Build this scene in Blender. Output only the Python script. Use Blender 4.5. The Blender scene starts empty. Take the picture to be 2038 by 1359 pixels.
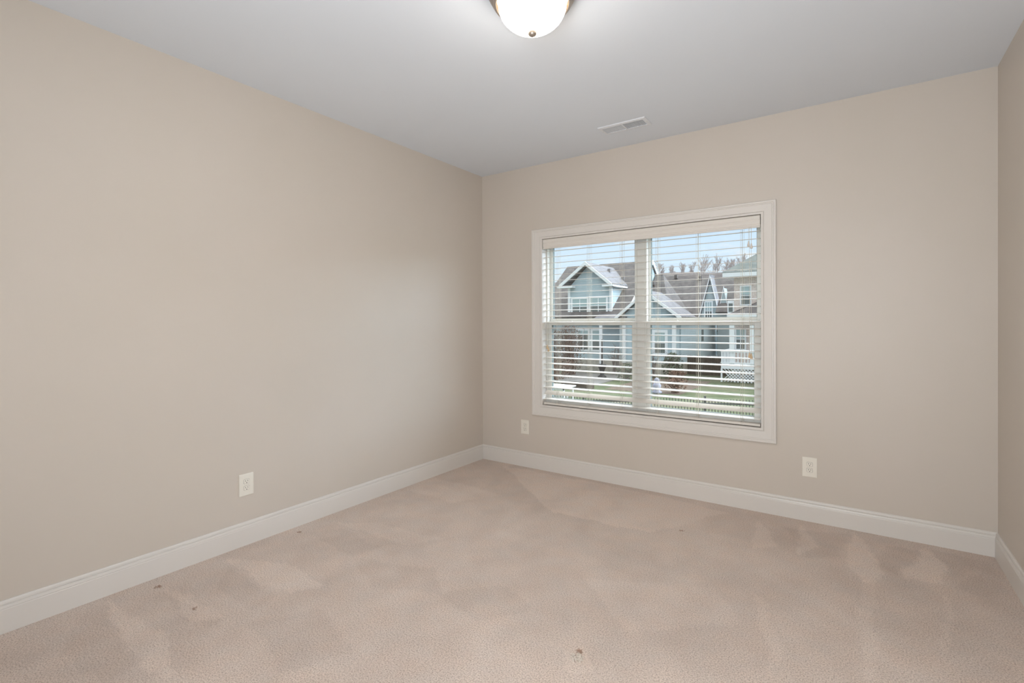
import bpy, bmesh, math, random
from mathutils import Vector, Matrix, noise

random.seed(7)
PI = math.pi
C = bpy.context.scene.collection
sc = bpy.context.scene

# ------------------------------------------------------------------ camera
CAM = Vector((2.9954, -3.8282, 1.3124))
cam = bpy.data.objects.new('camera', bpy.data.cameras.new('camera'))
C.objects.link(cam)
cam.data.sensor_width = 36.0
cam.data.lens = 990.94 / 2038 * 36
cam.data.shift_y = -33.4 / 2038
cam.data.clip_start = 0.02
cam.data.clip_end = 600
_f = Vector((-0.56857, 0.82263, -0.00246)); _r = Vector((0.8226, 0.5686, -0.0026))
_r = (_r - _f * _r.dot(_f)).normalized(); _f.normalize(); _u = _r.cross(_f)
cam.matrix_world = Matrix(((_r.x, _u.x, -_f.x, CAM.x), (_r.y, _u.y, -_f.y, CAM.y),
                           (_r.z, _u.z, -_f.z, CAM.z), (0, 0, 0, 1)))
sc.camera = cam

# ------------------------------------------------------------------ view, sky, sun
sc.view_settings.view_transform = 'Standard'
sc.view_settings.look = 'None'
sc.view_settings.gamma = 1.0
sc.view_settings.use_curve_mapping = False
sc.view_settings.exposure = 0.05

SKY_HIGH = 1.45          # overhead sky against the pale blue low sky
SKY_GLOW = 3.0          # extra glow added to the high sky the window faces, to light the room
SKY_EAST = 8.0           # glow added to the unseen sky at right, to brighten the left wall
SKY_WEST = 1.0           # glow added to the unseen sky at left, to brighten the right wall
LAMP_POWER = 64.0       # radiance of the glass bowl of the ceiling light
FILL_POWER = 74.0       # fill light added in the unseen doorway behind the camera
SUN_POWER = 0.5

world = bpy.data.worlds.new('sky'); sc.world = world
world.use_nodes = True
wn = world.node_tree.nodes; wl = world.node_tree.links
wn.clear()
w_out = wn.new('ShaderNodeOutputWorld'); w_bg = wn.new('ShaderNodeBackground')
w_tc = wn.new('ShaderNodeTexCoord'); w_sep = wn.new('ShaderNodeSeparateXYZ')
w_ramp = wn.new('ShaderNodeValToRGB')
w_ramp.color_ramp.elements[0].position = 0.0
w_ramp.color_ramp.elements[0].color = (0.88, 0.97, 1.0, 1)
w_ramp.color_ramp.elements[1].position = 0.30
w_ramp.color_ramp.elements[1].color = (0.60, 0.82, 1.10, 1)
_e = w_ramp.color_ramp.elements.new(0.10); _e.color = (0.74, 0.90, 1.06, 1)
_e = w_ramp.color_ramp.elements.new(0.55); _e.color = (0.90, 0.96, 1.0, 1)
w_map = wn.new('ShaderNodeMapping'); w_map.inputs['Scale'].default_value = (5, 5, 16)
w_noise = wn.new('ShaderNodeTexNoise'); w_noise.inputs['Scale'].default_value = 1.6
w_noise.inputs['Detail'].default_value = 6; w_noise.inputs['Roughness'].default_value = 0.6
w_cr = wn.new('ShaderNodeValToRGB')
w_cr.color_ramp.elements[0].position = 0.55; w_cr.color_ramp.elements[0].color = (0, 0, 0, 1)
w_cr.color_ramp.elements[1].position = 0.72; w_cr.color_ramp.elements[1].color = (1, 1, 1, 1)
w_mix = wn.new('ShaderNodeMixRGB'); w_mix.inputs[2].default_value = (0.96, 0.97, 0.98, 1)
w_mr = wn.new('ShaderNodeMapRange')
w_mr.inputs['From Min'].default_value = 0.30; w_mr.inputs['From Max'].default_value = 0.65
w_mr.inputs['To Min'].default_value = 1.04; w_mr.inputs['To Max'].default_value = SKY_HIGH
wl.new(w_tc.outputs['Generated'], w_sep.inputs[0]); wl.new(w_sep.outputs['Z'], w_ramp.inputs[0])
wl.new(w_tc.outputs['Generated'], w_map.inputs[0]); wl.new(w_map.outputs[0], w_noise.inputs['Vector'])
wl.new(w_noise.outputs['Fac'], w_cr.inputs[0]); wl.new(w_cr.outputs[0], w_mix.inputs[0])
wl.new(w_ramp.outputs[0], w_mix.inputs[1]); wl.new(w_mix.outputs[0], w_bg.inputs['Color'])
def _smooth(sock, lo, hi):
    k = wn.new('ShaderNodeMapRange'); k.interpolation_type = 'SMOOTHSTEP'
    k.inputs['From Min'].default_value = lo; k.inputs['From Max'].default_value = hi
    wl.new(sock, k.inputs['Value']); return k.outputs[0]
w_m1 = wn.new('ShaderNodeMath'); w_m1.operation = 'MULTIPLY'
w_m2 = wn.new('ShaderNodeMath'); w_m2.operation = 'MULTIPLY_ADD'; w_m2.inputs[1].default_value = SKY_GLOW
wl.new(_smooth(w_sep.outputs['Z'], 0.20, 0.42), w_m1.inputs[0]); wl.new(_smooth(w_sep.outputs['Y'], 0.0, 0.45), w_m1.inputs[1])
wl.new(w_sep.outputs['Z'], w_mr.inputs['Value'])
# glow added to the unseen sky on either side, lighting the room
def _mul(a, b):
    k = wn.new('ShaderNodeMath'); k.operation = 'MULTIPLY'
    for i, v in enumerate((a, b)):
        if isinstance(v, (int, float)): k.inputs[i].default_value = v
        else: wl.new(v, k.inputs[i])
    return k.outputs[0]
w_gate = _mul(_smooth(w_sep.outputs['Z'], -0.02, 0.08), _smooth(w_sep.outputs['Y'], 0.0, 0.2))
w_side = wn.new('ShaderNodeMath'); w_side.operation = 'ADD'
wl.new(_mul(_mul(w_gate, _smooth(w_sep.outputs['X'], 0.25, 0.5)), SKY_EAST), w_side.inputs[0])
wl.new(_mul(_mul(w_gate, _smooth(_mul(w_sep.outputs['X'], -1.0), 0.56, 0.72)), SKY_WEST), w_side.inputs[1])
w_base = wn.new('ShaderNodeMath'); w_base.operation = 'ADD'
wl.new(w_side.outputs[0], w_base.inputs[0]); wl.new(w_mr.outputs[0], w_base.inputs[1])
wl.new(w_m1.outputs[0], w_m2.inputs[0]); wl.new(w_base.outputs[0], w_m2.inputs[2]); wl.new(w_m2.outputs[0], w_bg.inputs['Strength'])
wl.new(w_bg.outputs[0], w_out.inputs[0])

sun = bpy.data.objects.new('sun', bpy.data.lights.new('sun', 'SUN'))
sun.data.energy = SUN_POWER; sun.data.angle = 0.7; sun.data.color = (1.0, 0.97, 0.93)
sun.rotation_euler = (math.radians(48), 0, math.radians(28))
sun.location = (6, -10, 20); C.objects.link(sun)

# area light added in the doorway behind the camera to brighten the room
hall = bpy.data.objects.new('hall_daylight', bpy.data.lights.new('hall_daylight', 'AREA'))
hall.data.shape = 'RECTANGLE'; hall.data.size = 0.86; hall.data.size_y = 1.40
hall.data.energy = FILL_POWER; hall.data.color = (0.90, 0.955, 1.0)
hall.location = (2.72, -4.33, 1.32); hall.rotation_euler = (math.radians(112), 0, math.radians(18))
C.objects.link(hall)

# ------------------------------------------------------------------ materials
def srgb(r, g, b):
    f = lambda c: (c / 255 / 12.92) if c / 255 <= 0.04045 else ((c / 255 + 0.055) / 1.055) ** 2.4
    return (f(r), f(g), f(b), 1)

def mat(name, col, rough=0.6, spec=0.3, metal=0.0):
    m = bpy.data.materials.new(name); m.use_nodes = True
    b = m.node_tree.nodes['Principled BSDF']
    b.inputs['Base Color'].default_value = col
    b.inputs['Roughness'].default_value = rough
    b.inputs['Specular IOR Level'].default_value = spec
    b.inputs['Metallic'].default_value = metal
    return m

def noisy(name, c1, c2, scale=10, detail=4, rough=0.8, spec=0.15, bump=0.0, bscale=None, bdist=0.01, vec_scale=(1, 1, 1), lo=0.35, hi=0.65):
    """two colours mixed by object-space noise, optional fine bump"""
    m = mat(name, c1, rough, spec); n = m.node_tree.nodes; l = m.node_tree.links
    b = n['Principled BSDF']
    tc = n.new('ShaderNodeTexCoord'); mp = n.new('ShaderNodeMapping'); mp.inputs['Scale'].default_value = vec_scale
    no = n.new('ShaderNodeTexNoise'); no.inputs['Scale'].default_value = scale; no.inputs['Detail'].default_value = detail
    cr = n.new('ShaderNodeValToRGB')
    cr.color_ramp.elements[0].position = lo; cr.color_ramp.elements[0].color = c1
    cr.color_ramp.elements[1].position = hi; cr.color_ramp.elements[1].color = c2
    l.new(tc.outputs['Object'], mp.inputs[0]); l.new(mp.outputs[0], no.inputs['Vector'])
    l.new(no.outputs['Fac'], cr.inputs[0]); l.new(cr.outputs[0], b.inputs['Base Color'])
    if bump:
        n2 = n.new('ShaderNodeTexNoise'); n2.inputs['Scale'].default_value = bscale or scale; n2.inputs['Detail'].default_value = 3
        bp = n.new('ShaderNodeBump'); bp.inputs['Strength'].default_value = bump; bp.inputs['Distance'].default_value = bdist
        l.new(mp.outputs[0], n2.inputs['Vector']); l.new(n2.outputs['Fac'], bp.inputs['Height']); l.new(bp.outputs[0], b.inputs['Normal'])
    return m

def courses(name, c1, c2, pitch, rough=0.7, axis='Z', bump=0.6, streak=0.0):
    """horizontal lap siding or shingle courses: a dark thin line and a saw-tooth bump at each course"""
    m = mat(name, c1, rough, 0.2); n = m.node_tree.nodes; l = m.node_tree.links
    b = n['Principled BSDF']
    tc = n.new('ShaderNodeTexCoord'); sp = n.new('ShaderNodeSeparateXYZ')
    l.new(tc.outputs['Object'], sp.inputs[0])
    d = n.new('ShaderNodeMath'); d.operation = 'DIVIDE'; d.inputs[1].default_value = pitch
    fr = n.new('ShaderNodeMath'); fr.operation = 'FRACT'
    l.new(sp.outputs[axis], d.inputs[0]); l.new(d.outputs[0], fr.inputs[0])
    no = n.new('ShaderNodeTexNoise'); no.inputs['Scale'].default_value = 2.2; no.inputs['Detail'].default_value = 6
    mp = n.new('ShaderNodeMapping'); mp.inputs['Scale'].default_value = (1, 1, 0.6)
    l.new(tc.outputs['Object'], mp.inputs[0]); l.new(mp.outputs[0], no.inputs['Vector'])
    mx = n.new('ShaderNodeMixRGB'); mx.inputs[1].default_value = c1; mx.inputs[2].default_value = c2
    cr = n.new('ShaderNodeValToRGB')
    cr.color_ramp.elements[0].position = 0.38; cr.color_ramp.elements[1].position = 0.66
    l.new(no.outputs['Fac'], cr.inputs[0]); l.new(cr.outputs[0], mx.inputs[0])
    l.new(mx.outputs[0], b.inputs['Base Color'])
    bp = n.new('ShaderNodeBump'); bp.inputs['Strength'].default_value = bump; bp.inputs['Distance'].default_value = pitch * 0.5
    inv = n.new('ShaderNodeMath'); inv.operation = 'SUBTRACT'; inv.inputs[0].default_value = 1.0
    l.new(fr.outputs[0], inv.inputs[1])
    l.new(inv.outputs[0], bp.inputs['Height']); l.new(bp.outputs[0], b.inputs['Normal'])
    return m

def brick_mat(name, c1, c2, mortar, scale=4.5):
    m = mat(name, c1, 0.85, 0.1); n = m.node_tree.nodes; l = m.node_tree.links
    tc = n.new('ShaderNodeTexCoord'); mp = n.new('ShaderNodeMapping'); mp.inputs['Rotation'].default_value = (PI / 2, 0, 0)
    br = n.new('ShaderNodeTexBrick'); br.inputs['Scale'].default_value = scale
    br.inputs['Color1'].default_value = c1; br.inputs['Color2'].default_value = c2; br.inputs['Mortar'].default_value = mortar
    br.inputs['Mortar Size'].default_value = 0.03; br.inputs['Bias'].default_value = -0.1
    l.new(tc.outputs['Object'], mp.inputs[0]); l.new(mp.outputs[0], br.inputs['Vector'])
    l.new(br.outputs['Color'], n['Principled BSDF'].inputs['Base Color'])
    return m

def glass_mat(name, tint=(0.97, 0.985, 0.98, 1), refl=0.06):
    m = bpy.data.materials.new(name); m.use_nodes = True
    n = m.node_tree.nodes; l = m.node_tree.links; n.clear()
    o = n.new('ShaderNodeOutputMaterial'); t = n.new('ShaderNodeBsdfTransparent'); t.inputs[0].default_value = tint
    g = n.new('ShaderNodeBsdfGlossy'); g.inputs['Roughness'].default_value = 0.0
    g.inputs['Color'].default_value = (1, 1, 1, 1)
    mx = n.new('ShaderNodeMixShader'); mx.inputs[0].default_value = refl
    l.new(t.outputs[0], mx.inputs[1]); l.new(g.outputs[0], mx.inputs[2]); l.new(mx.outputs[0], o.inputs[0])
    return m

M = {}
WALL = srgb(203, 188, 172)
M['wall'] = noisy('wall_paint', srgb(206, 196, 185), srgb(204, 194, 182), 1.2, 2, 0.45, 0.5, 0.06, 260, 0.002)
M['ceiling'] = noisy('ceiling_paint', srgb(226, 230, 236), srgb(224, 228, 234), 1.0, 2, 0.8, 0.1, 0.05, 240, 0.002)
M['trim'] = mat('trim_paint', srgb(219, 213, 206), 0.35, 0.4)
M['blind'] = mat('blind_vinyl', srgb(223, 216, 207), 0.42, 0.35)
M['cord'] = mat('cord_cotton', srgb(228, 222, 208), 0.8, 0.1)
M['wood_tassel'] = mat('pale_wood', srgb(214, 186, 150), 0.5, 0.3)
M['vinyl'] = mat('window_vinyl', srgb(220, 219, 214), 0.4, 0.35)
M['glass'] = glass_mat('window_glass')
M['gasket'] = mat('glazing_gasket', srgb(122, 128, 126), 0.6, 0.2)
M['plastic'] = mat('outlet_plastic', srgb(232, 226, 214), 0.35, 0.45)
M['gap'] = mat('receptacle_seam', srgb(140, 132, 122), 0.7, 0.1)
M['slot'] = mat('slot_dark', srgb(46, 36, 30), 0.7, 0.1)
M['nickel'] = mat('brushed_nickel', srgb(176, 166, 156), 0.42, 0.5, 0.85)
M['vent'] = mat('vent_enamel', srgb(226, 228, 232), 0.4, 0.4)
M['duct'] = mat('duct_sheet', srgb(120, 122, 124), 0.5, 0.4, 0.6)
M['screw'] = mat('screw_zinc', srgb(225, 224, 218), 0.3, 0.5, 0.7)

# lit glass of the ceiling lamp: hottest in the middle of the bowl, amber at its rim
def lamp_glass():
    m = bpy.data.materials.new('lit_alabaster_glass'); m.use_nodes = True
    n = m.node_tree.nodes; l = m.node_tree.links
    b = n['Principled BSDF']; b.inputs['Base Color'].default_value = (0.9, 0.85, 0.76, 1)
    b.inputs['Roughness'].default_value = 0.25
    tc = n.new('ShaderNodeTexCoord'); sp = n.new('ShaderNodeSeparateXYZ'); l.new(tc.outputs['Object'], sp.inputs[0])
    mr = n.new('ShaderNodeMapRange'); mr.inputs['From Min'].default_value = -0.179; mr.inputs['From Max'].default_value = -0.055
    l.new(sp.outputs['Z'], mr.inputs['Value'])
    rc = n.new('ShaderNodeValToRGB'); e = rc.color_ramp.elements
    e[0].position = 0.0; e[0].color = (1.0, 0.82, 0.58, 1)
    e[1].position = 1.0; e[1].color = (1.0, 0.50, 0.20, 1)
    for p, c in ((0.12, (1.0, 0.90, 0.76, 1)), (0.35, (1.0, 0.95, 0.87, 1)), (0.74, (1.0, 0.93, 0.84, 1)), (0.90, (1.0, 0.66, 0.36, 1))):
        k = e.new(p); k.color = c
    rs = n.new('ShaderNodeValToRGB'); e = rs.color_ramp.elements
    e[0].position = 0.0; e[0].color = (0.02, 0.02, 0.02, 1)
    e[1].position = 1.0; e[1].color = (0.012, 0.012, 0.012, 1)
    for p, v in ((0.05, 0.022), (0.14, 0.25), (0.35, 1.0), (0.48, 0.62), (0.62, 0.2), (0.85, 0.035), (0.95, 0.02)):
        k = e.new(p); k.color = (v, v, v, 1)
    mu = n.new('ShaderNodeMath'); mu.operation = 'MULTIPLY'; mu.inputs[1].default_value = LAMP_POWER
    l.new(mr.outputs[0], rc.inputs[0]); l.new(mr.outputs[0], rs.inputs[0])
    l.new(rs.outputs[0], mu.inputs[0])
    l.new(rc.outputs[0], b.inputs['Emission Color']); l.new(mu.outputs[0], b.inputs['Emission Strength'])
    return m
M['lamp_glass'] = lamp_glass()

# carpet: cut pile, fine tufts in bump and colour, nap direction marks in a vertex attribute
def carpet_mat():
    m = bpy.data.materials.new('cut_pile_carpet'); m.use_nodes = True
    n = m.node_tree.nodes; l = m.node_tree.links
    b = n['Principled BSDF']; b.inputs['Roughness'].default_value = 0.95; b.inputs['Specular IOR Level'].default_value = 0.05
    b.inputs['Sheen Weight'].default_value = 0.25; b.inputs['Sheen Roughness'].default_value = 0.6
    b.inputs['Sheen Tint'].default_value = srgb(215, 200, 188)
    tc = n.new('ShaderNodeTexCoord')
    def noise_node(s, d, r=0.6):
        k = n.new('ShaderNodeTexNoise'); k.inputs['Scale'].default_value = s; k.inputs['Detail'].default_value = d
        k.inputs['Roughness'].default_value = r; l.new(tc.outputs['Object'], k.inputs['Vector']); return k
    tuft = noise_node(172, 3, 0.8)
    fine = noise_node(480, 2)
    at = n.new('ShaderNodeAttribute'); at.attribute_name = 'nap'
    # tuft shade
    cr = n.new('ShaderNodeValToRGB'); e = cr.color_ramp.elements
    e[0].position = 0.36; e[0].color = srgb(172, 151, 138)
    e[1].position = 0.60; e[1].color = srgb(236, 221, 210)
    k = e.new(0.47); k.color = srgb(214, 198, 186)
    l.new(tuft.outputs['Fac'], cr.inputs[0])
    hue = noise_node(7, 4); hm = n.new('ShaderNodeMixRGB'); hm.blend_type = 'MULTIPLY'
    hr = n.new('ShaderNodeValToRGB')
    hr.color_ramp.elements[0].position = 0.35; hr.color_ramp.elements[0].color = (1.0, 0.965, 0.94, 1)
    hr.color_ramp.elements[1].position = 0.65; hr.color_ramp.elements[1].color = (0.98, 0.985, 0.99, 1)
    l.new(hue.outputs['Fac'], hr.inputs[0]); hm.inputs[0].default_value = 1.0
    l.new(cr.outputs[0], hm.inputs[1]); l.new(hr.outputs[0], hm.inputs[2])
    nap = n.new('ShaderNodeMixRGB'); nap.blend_type = 'MULTIPLY'; nap.inputs[0].default_value = 1.0
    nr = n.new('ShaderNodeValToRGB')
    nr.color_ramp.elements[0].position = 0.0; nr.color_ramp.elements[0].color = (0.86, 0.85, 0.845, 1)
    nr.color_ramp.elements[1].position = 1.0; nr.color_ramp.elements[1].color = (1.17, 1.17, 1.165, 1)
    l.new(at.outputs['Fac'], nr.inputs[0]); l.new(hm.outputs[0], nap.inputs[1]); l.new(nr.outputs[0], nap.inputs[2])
    l.new(nap.outputs[0], b.inputs['Base Color'])
    add = n.new('ShaderNodeMath'); add.operation = 'MULTIPLY_ADD'; add.inputs[1].default_value = 0.5
    l.new(fine.outputs['Fac'], add.inputs[0]); l.new(tuft.outputs['Fac'], add.inputs[2])
    bp = n.new('ShaderNodeBump'); bp.inputs['Strength'].default_value = 0.7; bp.inputs['Distance'].default_value = 0.007
    l.new(add.outputs[0], bp.inputs['Height']); l.new(bp.outputs[0], b.inputs['Normal'])
    return m
M['carpet'] = carpet_mat()
M['fuzz'] = noisy('carpet_fuzz', srgb(240, 230, 218), srgb(228, 214, 200), 300, 2, 0.95, 0.05)
M['fuzz_dark'] = mat('carpet_yarn', srgb(184, 154, 136), 0.95, 0.05)

# outdoors
M['siding'] = courses('blue_siding', srgb(170, 188, 194), srgb(176, 193, 199), 0.19, bump=1.0)
M['siding_side'] = M['siding']
M['siding_pale'] = courses('pale_blue_siding', srgb(162, 178, 182), srgb(170, 184, 188), 0.19)
M['out_white'] = mat('white_exterior_paint', srgb(238, 240, 242), 0.5, 0.3)
M['roof_light'] = courses('grey_shingles', srgb(116, 116, 121), srgb(136, 134, 138), 0.14, 0.9)
M['roof_dark'] = courses('dark_shingles', srgb(90, 86, 86), srgb(112, 106, 104), 0.14, 0.9)
M['roof_green'] = courses('slate_grey_shingles', srgb(104, 110, 108), srgb(126, 130, 126), 0.14, 0.9)
M['brick'] = brick_mat('pale_brick', srgb(226, 211, 203), srgb(200, 174, 162), srgb(222, 213, 206))
M['stone'] = noisy('pale_stone', srgb(196, 190, 180), srgb(166, 158, 148), 3.0, 5, 0.9, 0.1)
M['out_glass'] = mat('house_window_glass', srgb(98, 108, 108), 0.12, 0.5)
M['out_curtain'] = mat('house_window_blind', srgb(166, 188, 190), 0.3, 0.5)
M['black_metal'] = mat('black_metal', srgb(34, 34, 36), 0.5, 0.4)
M['fence_metal'] = mat('fence_metal', srgb(78, 80, 78), 0.6, 0.3)
M['wood_dark'] = noisy('weathered_wood', srgb(92, 80, 70), srgb(68, 60, 54), 3, 4)
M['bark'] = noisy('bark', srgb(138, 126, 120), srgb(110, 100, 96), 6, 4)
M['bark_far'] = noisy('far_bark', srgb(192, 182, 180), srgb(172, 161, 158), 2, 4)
M['twig_red'] = noisy('russet_twigs', srgb(128, 98, 84), srgb(104, 84, 74), 6, 4)
M['leaf_dark'] = noisy('dull_green_leaf', srgb(84, 98, 78), srgb(120, 126, 106), 4, 3)
M['leaf_russet'] = noisy('russet_leaf', srgb(122, 92, 78), srgb(148, 124, 108), 4, 3)
M['leaf_tan'] = noisy('dry_tan_leaf', srgb(128, 116, 106), srgb(98, 84, 76), 4, 3)
M['concrete'] = noisy('concrete', srgb(130, 127, 125), srgb(118, 115, 111), 2.5, 4)
M['mulch'] = noisy('mulch', srgb(92, 80, 72), srgb(122, 108, 96), 9, 5)
M['ornament'] = mat('pale_lavender_stone', srgb(170, 170, 188), 0.6, 0.2)
M['plant_flower'] = mat('white_petals', srgb(236, 230, 226), 0.7, 0.2)

def ground_mat():
    m = mat('lawn', srgb(128, 134, 100), 0.95, 0.05); n = m.node_tree.nodes; l = m.node_tree.links
    tc = n.new('ShaderNodeTexCoord'); a = n.new('ShaderNodeTexNoise'); a.inputs['Scale'].default_value = 0.45; a.inputs['Detail'].default_value = 8
    a.inputs['Roughness'].default_value = 0.7
    l.new(tc.outputs['Object'], a.inputs['Vector'])
    cr = n.new('ShaderNodeValToRGB'); e = cr.color_ramp.elements
    e[0].position = 0.36; e[0].color = srgb(82, 92, 68); e[1].position = 0.66; e[1].color = srgb(122, 116, 100)
    k = e.new(0.5); k.color = srgb(100, 107, 83)
    l.new(a.outputs['Fac'], cr.inputs[0])
    sp = n.new('ShaderNodeSeparateXYZ'); l.new(tc.outputs['Object'], sp.inputs[0])
    mr = n.new('ShaderNodeMapRange'); mr.inputs['From Min'].default_value = 52; mr.inputs['From Max'].default_value = 62
    l.new(sp.outputs['Y'], mr.inputs['Value'])
    b2 = n.new('ShaderNodeTexNoise'); b2.inputs['Scale'].default_value = 0.6; b2.inputs['Detail'].default_value = 8
    l.new(tc.outputs['Object'], b2.inputs['Vector'])
    c2 = n.new('ShaderNodeValToRGB'); c2.color_ramp.elements[0].position = 0.35; c2.color_ramp.elements[0].color = srgb(100, 94, 93)
    c2.color_ramp.elements[1].position = 0.65; c2.color_ramp.elements[1].color = srgb(122, 114, 111)
    l.new(b2.outputs['Fac'], c2.inputs[0])
    mx = n.new('ShaderNodeMixRGB'); l.new(mr.outputs[0], mx.inputs[0]); l.new(cr.outputs[0], mx.inputs[1]); l.new(c2.outputs[0], mx.inputs[2])
    l.new(mx.outputs[0], n['Principled BSDF'].inputs['Base Color'])
    return m
M['ground'] = ground_mat()

# ------------------------------------------------------------------ mesh builder
class MB:
    """collects shapes and links them as ONE mesh object"""
    def __init__(self): self.v = []; self.f = []; self.sm = []
    def add(self, vs, fs, smooth=False):
        o = len(self.v); self.v += [tuple(p) for p in vs]
        for q in fs: self.f.append([i + o for i in q]); self.sm.append(smooth)
        return self
    def box(self, x0, x1, y0, y1, z0, z1):
        v = [(x0, y0, z0), (x1, y0, z0), (x1, y1, z0), (x0, y1, z0), (x0, y0, z1), (x1, y0, z1), (x1, y1, z1), (x0, y1, z1)]
        return self.add(v, [(0, 3, 2, 1), (4, 5, 6, 7), (0, 1, 5, 4), (1, 2, 6, 5), (2, 3, 7, 6), (3, 0, 4, 7)])
    def prism(self, poly, vec, smooth=False):
        """polygon (3-D points) extruded along vec"""
        n = len(poly); a = [Vector(p) for p in poly]; b = [p + Vector(vec) for p in a]
        fs = [tuple(range(n))[::-1], tuple(range(n, 2 * n))] + [(i, (i + 1) % n, n + (i + 1) % n, n + i) for i in range(n)]
        return self.add(a + b, fs, smooth)
    def slab(self, a, b, c, d, t):
        """quad with thickness t along its normal (downwards)"""
        a, b, c, d = map(Vector, (a, b, c, d)); nrm = (b - a).cross(d - a).normalized() * -t
        return self.prism([a, b, c, d], nrm)
    def tube(self, pts, rad, n=6, smooth=True, caps=True):
        pts = [Vector(p) for p in pts]
        rr = rad if isinstance(rad, (list, tuple)) else [rad] * len(pts)
        vs = []; prev = None
        for i, p in enumerate(pts):
            d = (pts[min(i + 1, len(pts) - 1)] - pts[max(i - 1, 0)]).normalized()
            ref = Vector((0, 0, 1)) if abs(d.z) < 0.9 else Vector((1, 0, 0))
            if prev is not None and abs(prev.dot(d)) < 0.95: ref = prev
            s = d.cross(ref).normalized(); t = s.cross(d).normalized(); prev = t
            for k in range(n):
                a = 2 * PI * k / n
                vs.append(p + (s * math.cos(a) + t * math.sin(a)) * rr[i])
        fs = []
        for i in range(len(pts) - 1):
            for k in range(n):
                fs.append((i * n + k, i * n + (k + 1) % n, (i + 1) * n + (k + 1) % n, (i + 1) * n + k))
        if caps: fs += [tuple(range(n))[::-1], tuple((len(pts) - 1) * n + k for k in range(n))]
        return self.add(vs, fs, smooth)
    def lathe(self, c, prof, n=48, smooth=True, axis='z'):
        vs = []; fs = []
        for r, z in prof:
            for k in range(n):
                a = 2 * PI * k / n; x, y = r * math.cos(a), r * math.sin(a)
                if axis == 'z': vs.append((c[0] + x, c[1] + y, c[2] + z))
                elif axis == 'y': vs.append((c[0] + x, c[1] + z, c[2] + y))
                else: vs.append((c[0] + z, c[1] + x, c[2] + y))
        for i in range(len(prof) - 1):
            for k in range(n):
                fs.append((i * n + k, i * n + (k + 1) % n, (i + 1) * n + (k + 1) % n, (i + 1) * n + k))
        return self.add(vs, fs, smooth)
    def frame(self, x0, x1, z0, z1, prof, y=0.0, sgn=-1):
        """mitred picture frame in the xz plane; prof = [(distance in from the outer edge, thickness)]"""
        vs = []; n = len(prof)
        for cx, cz, sx, sz in ((x0, z0, 1, 1), (x1, z0, -1, 1), (x1, z1, -1, -1), (x0, z1, 1, -1)):
            for d, t in prof: vs.append((cx + sx * d, y + sgn * t, cz + sz * d))
        fs = []
        for c in range(4):
            for i in range(n):
                j = (i + 1) % n; e = (c + 1) % 4
                fs.append((c * n + i, e * n + i, e * n + j, c * n + j))
        return self.add(vs, fs)
    def build(self, name, m, parent=None, bevel=0.0, seg=2):
        o_loc = parent_loc(parent) if parent is not None else Vector((0, 0, 0))
        me = bpy.data.meshes.new(name)
        me.from_pydata([tuple(Vector(p) - o_loc) for p in self.v], [], self.f)
        me.materials.append(m)
        me.polygons.foreach_set('use_smooth', self.sm)
        bm = bmesh.new(); bm.from_mesh(me); bmesh.ops.recalc_face_normals(bm, faces=bm.faces); bm.to_mesh(me); bm.free()
        me.update()
        o = bpy.data.objects.new(name, me); C.objects.link(o)
        if parent is not None: o.parent = parent
        if bevel:
            b = o.modifiers.new('bevel', 'BEVEL'); b.width = bevel; b.segments = seg; b.limit_method = 'ANGLE'; b.angle_limit = 0.6
        return o

_loc = {}
def parent_loc(o):
    p = Vector((0, 0, 0))
    while o is not None: p += Vector(o.location); o = o.parent
    return p

def tag(o, label=None, cat=None, group=None, kind=None):
    if label: o['label'] = label
    if cat: o['category'] = cat
    if group: o['group'] = group
    if kind: o['kind'] = kind
    return o

def thing(name, loc, label, cat, group=None, kind=None):
    o = bpy.data.objects.new(name, None); C.objects.link(o); o.location = loc; o.empty_display_size = 0.1
    return tag(o, label, cat, group, kind)

def struct(o, label, cat):
    return tag(o, label, cat, None, 'structure')

# ------------------------------------------------------------------ room shell
W, H, L = 3.6465, 2.74, 4.30       # width, height, depth (back wall at y=0)
HB = 0.137
WX0, WX1, WZ0, WZ1 = 0.683, 2.452, 0.583, 2.066      # window opening

# floor (carpet) with the vacuum / nap marks as a vertex attribute
def build_floor():
    step = 0.02
    nx = int(round(W / step)); ny = int(round(L / step))
    xs = [W * i / nx for i in range(nx + 1)]; ys = [-L * j / ny for j in range(ny + 1)]
    vs = [(x, y, 0.0) for y in ys for x in xs]
    fs = [(j * (nx + 1) + i, (j + 1) * (nx + 1) + i, (j + 1) * (nx + 1) + i + 1, j * (nx + 1) + i + 1) for j in range(ny) for i in range(nx)]
    me = bpy.data.meshes.new('floor'); me.from_pydata(vs, [], fs); me.materials.append(M['carpet'])
    me.attributes.new('nap', 'FLOAT', 'POINT')
    def inside(p, poly):
        c = False; k = len(poly) - 1
        for i in range(len(poly)):
            if (poly[i][1] > p[1]) != (poly[k][1] > p[1]) and p[0] < (poly[k][0] - poly[i][0]) * (p[1] - poly[i][1]) / (poly[k][1] - poly[i][1]) + poly[i][0]: c = not c
            k = i
        return c
    vals = []
    for (x, y, z) in vs:
        q = Vector((x, y, 0))
        wob = 0.06 * noise.noise(q * 5.0); wob2 = 0.06 * noise.noise(q * 5.0 + Vector((9, 3, 0)))
        v = 0.5 + 0.34 * noise.noise(Vector((x * 1.3 + 0.5 * y, y * 1.9 - x * 0.5, 1.7))) + 0.26 * noise.noise(Vector((x * 5.5 + 3, y * 3.2, 4.1))) + 0.16 * noise.noise(q * 11)
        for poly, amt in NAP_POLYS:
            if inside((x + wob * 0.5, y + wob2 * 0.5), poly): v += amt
        vals.append(max(0.0, min(1.0, v)))
    me.attributes['nap'].data.foreach_set('value', vals)
    o = bpy.data.objects.new('floor', me); C.objects.link(o)
    return o
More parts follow.
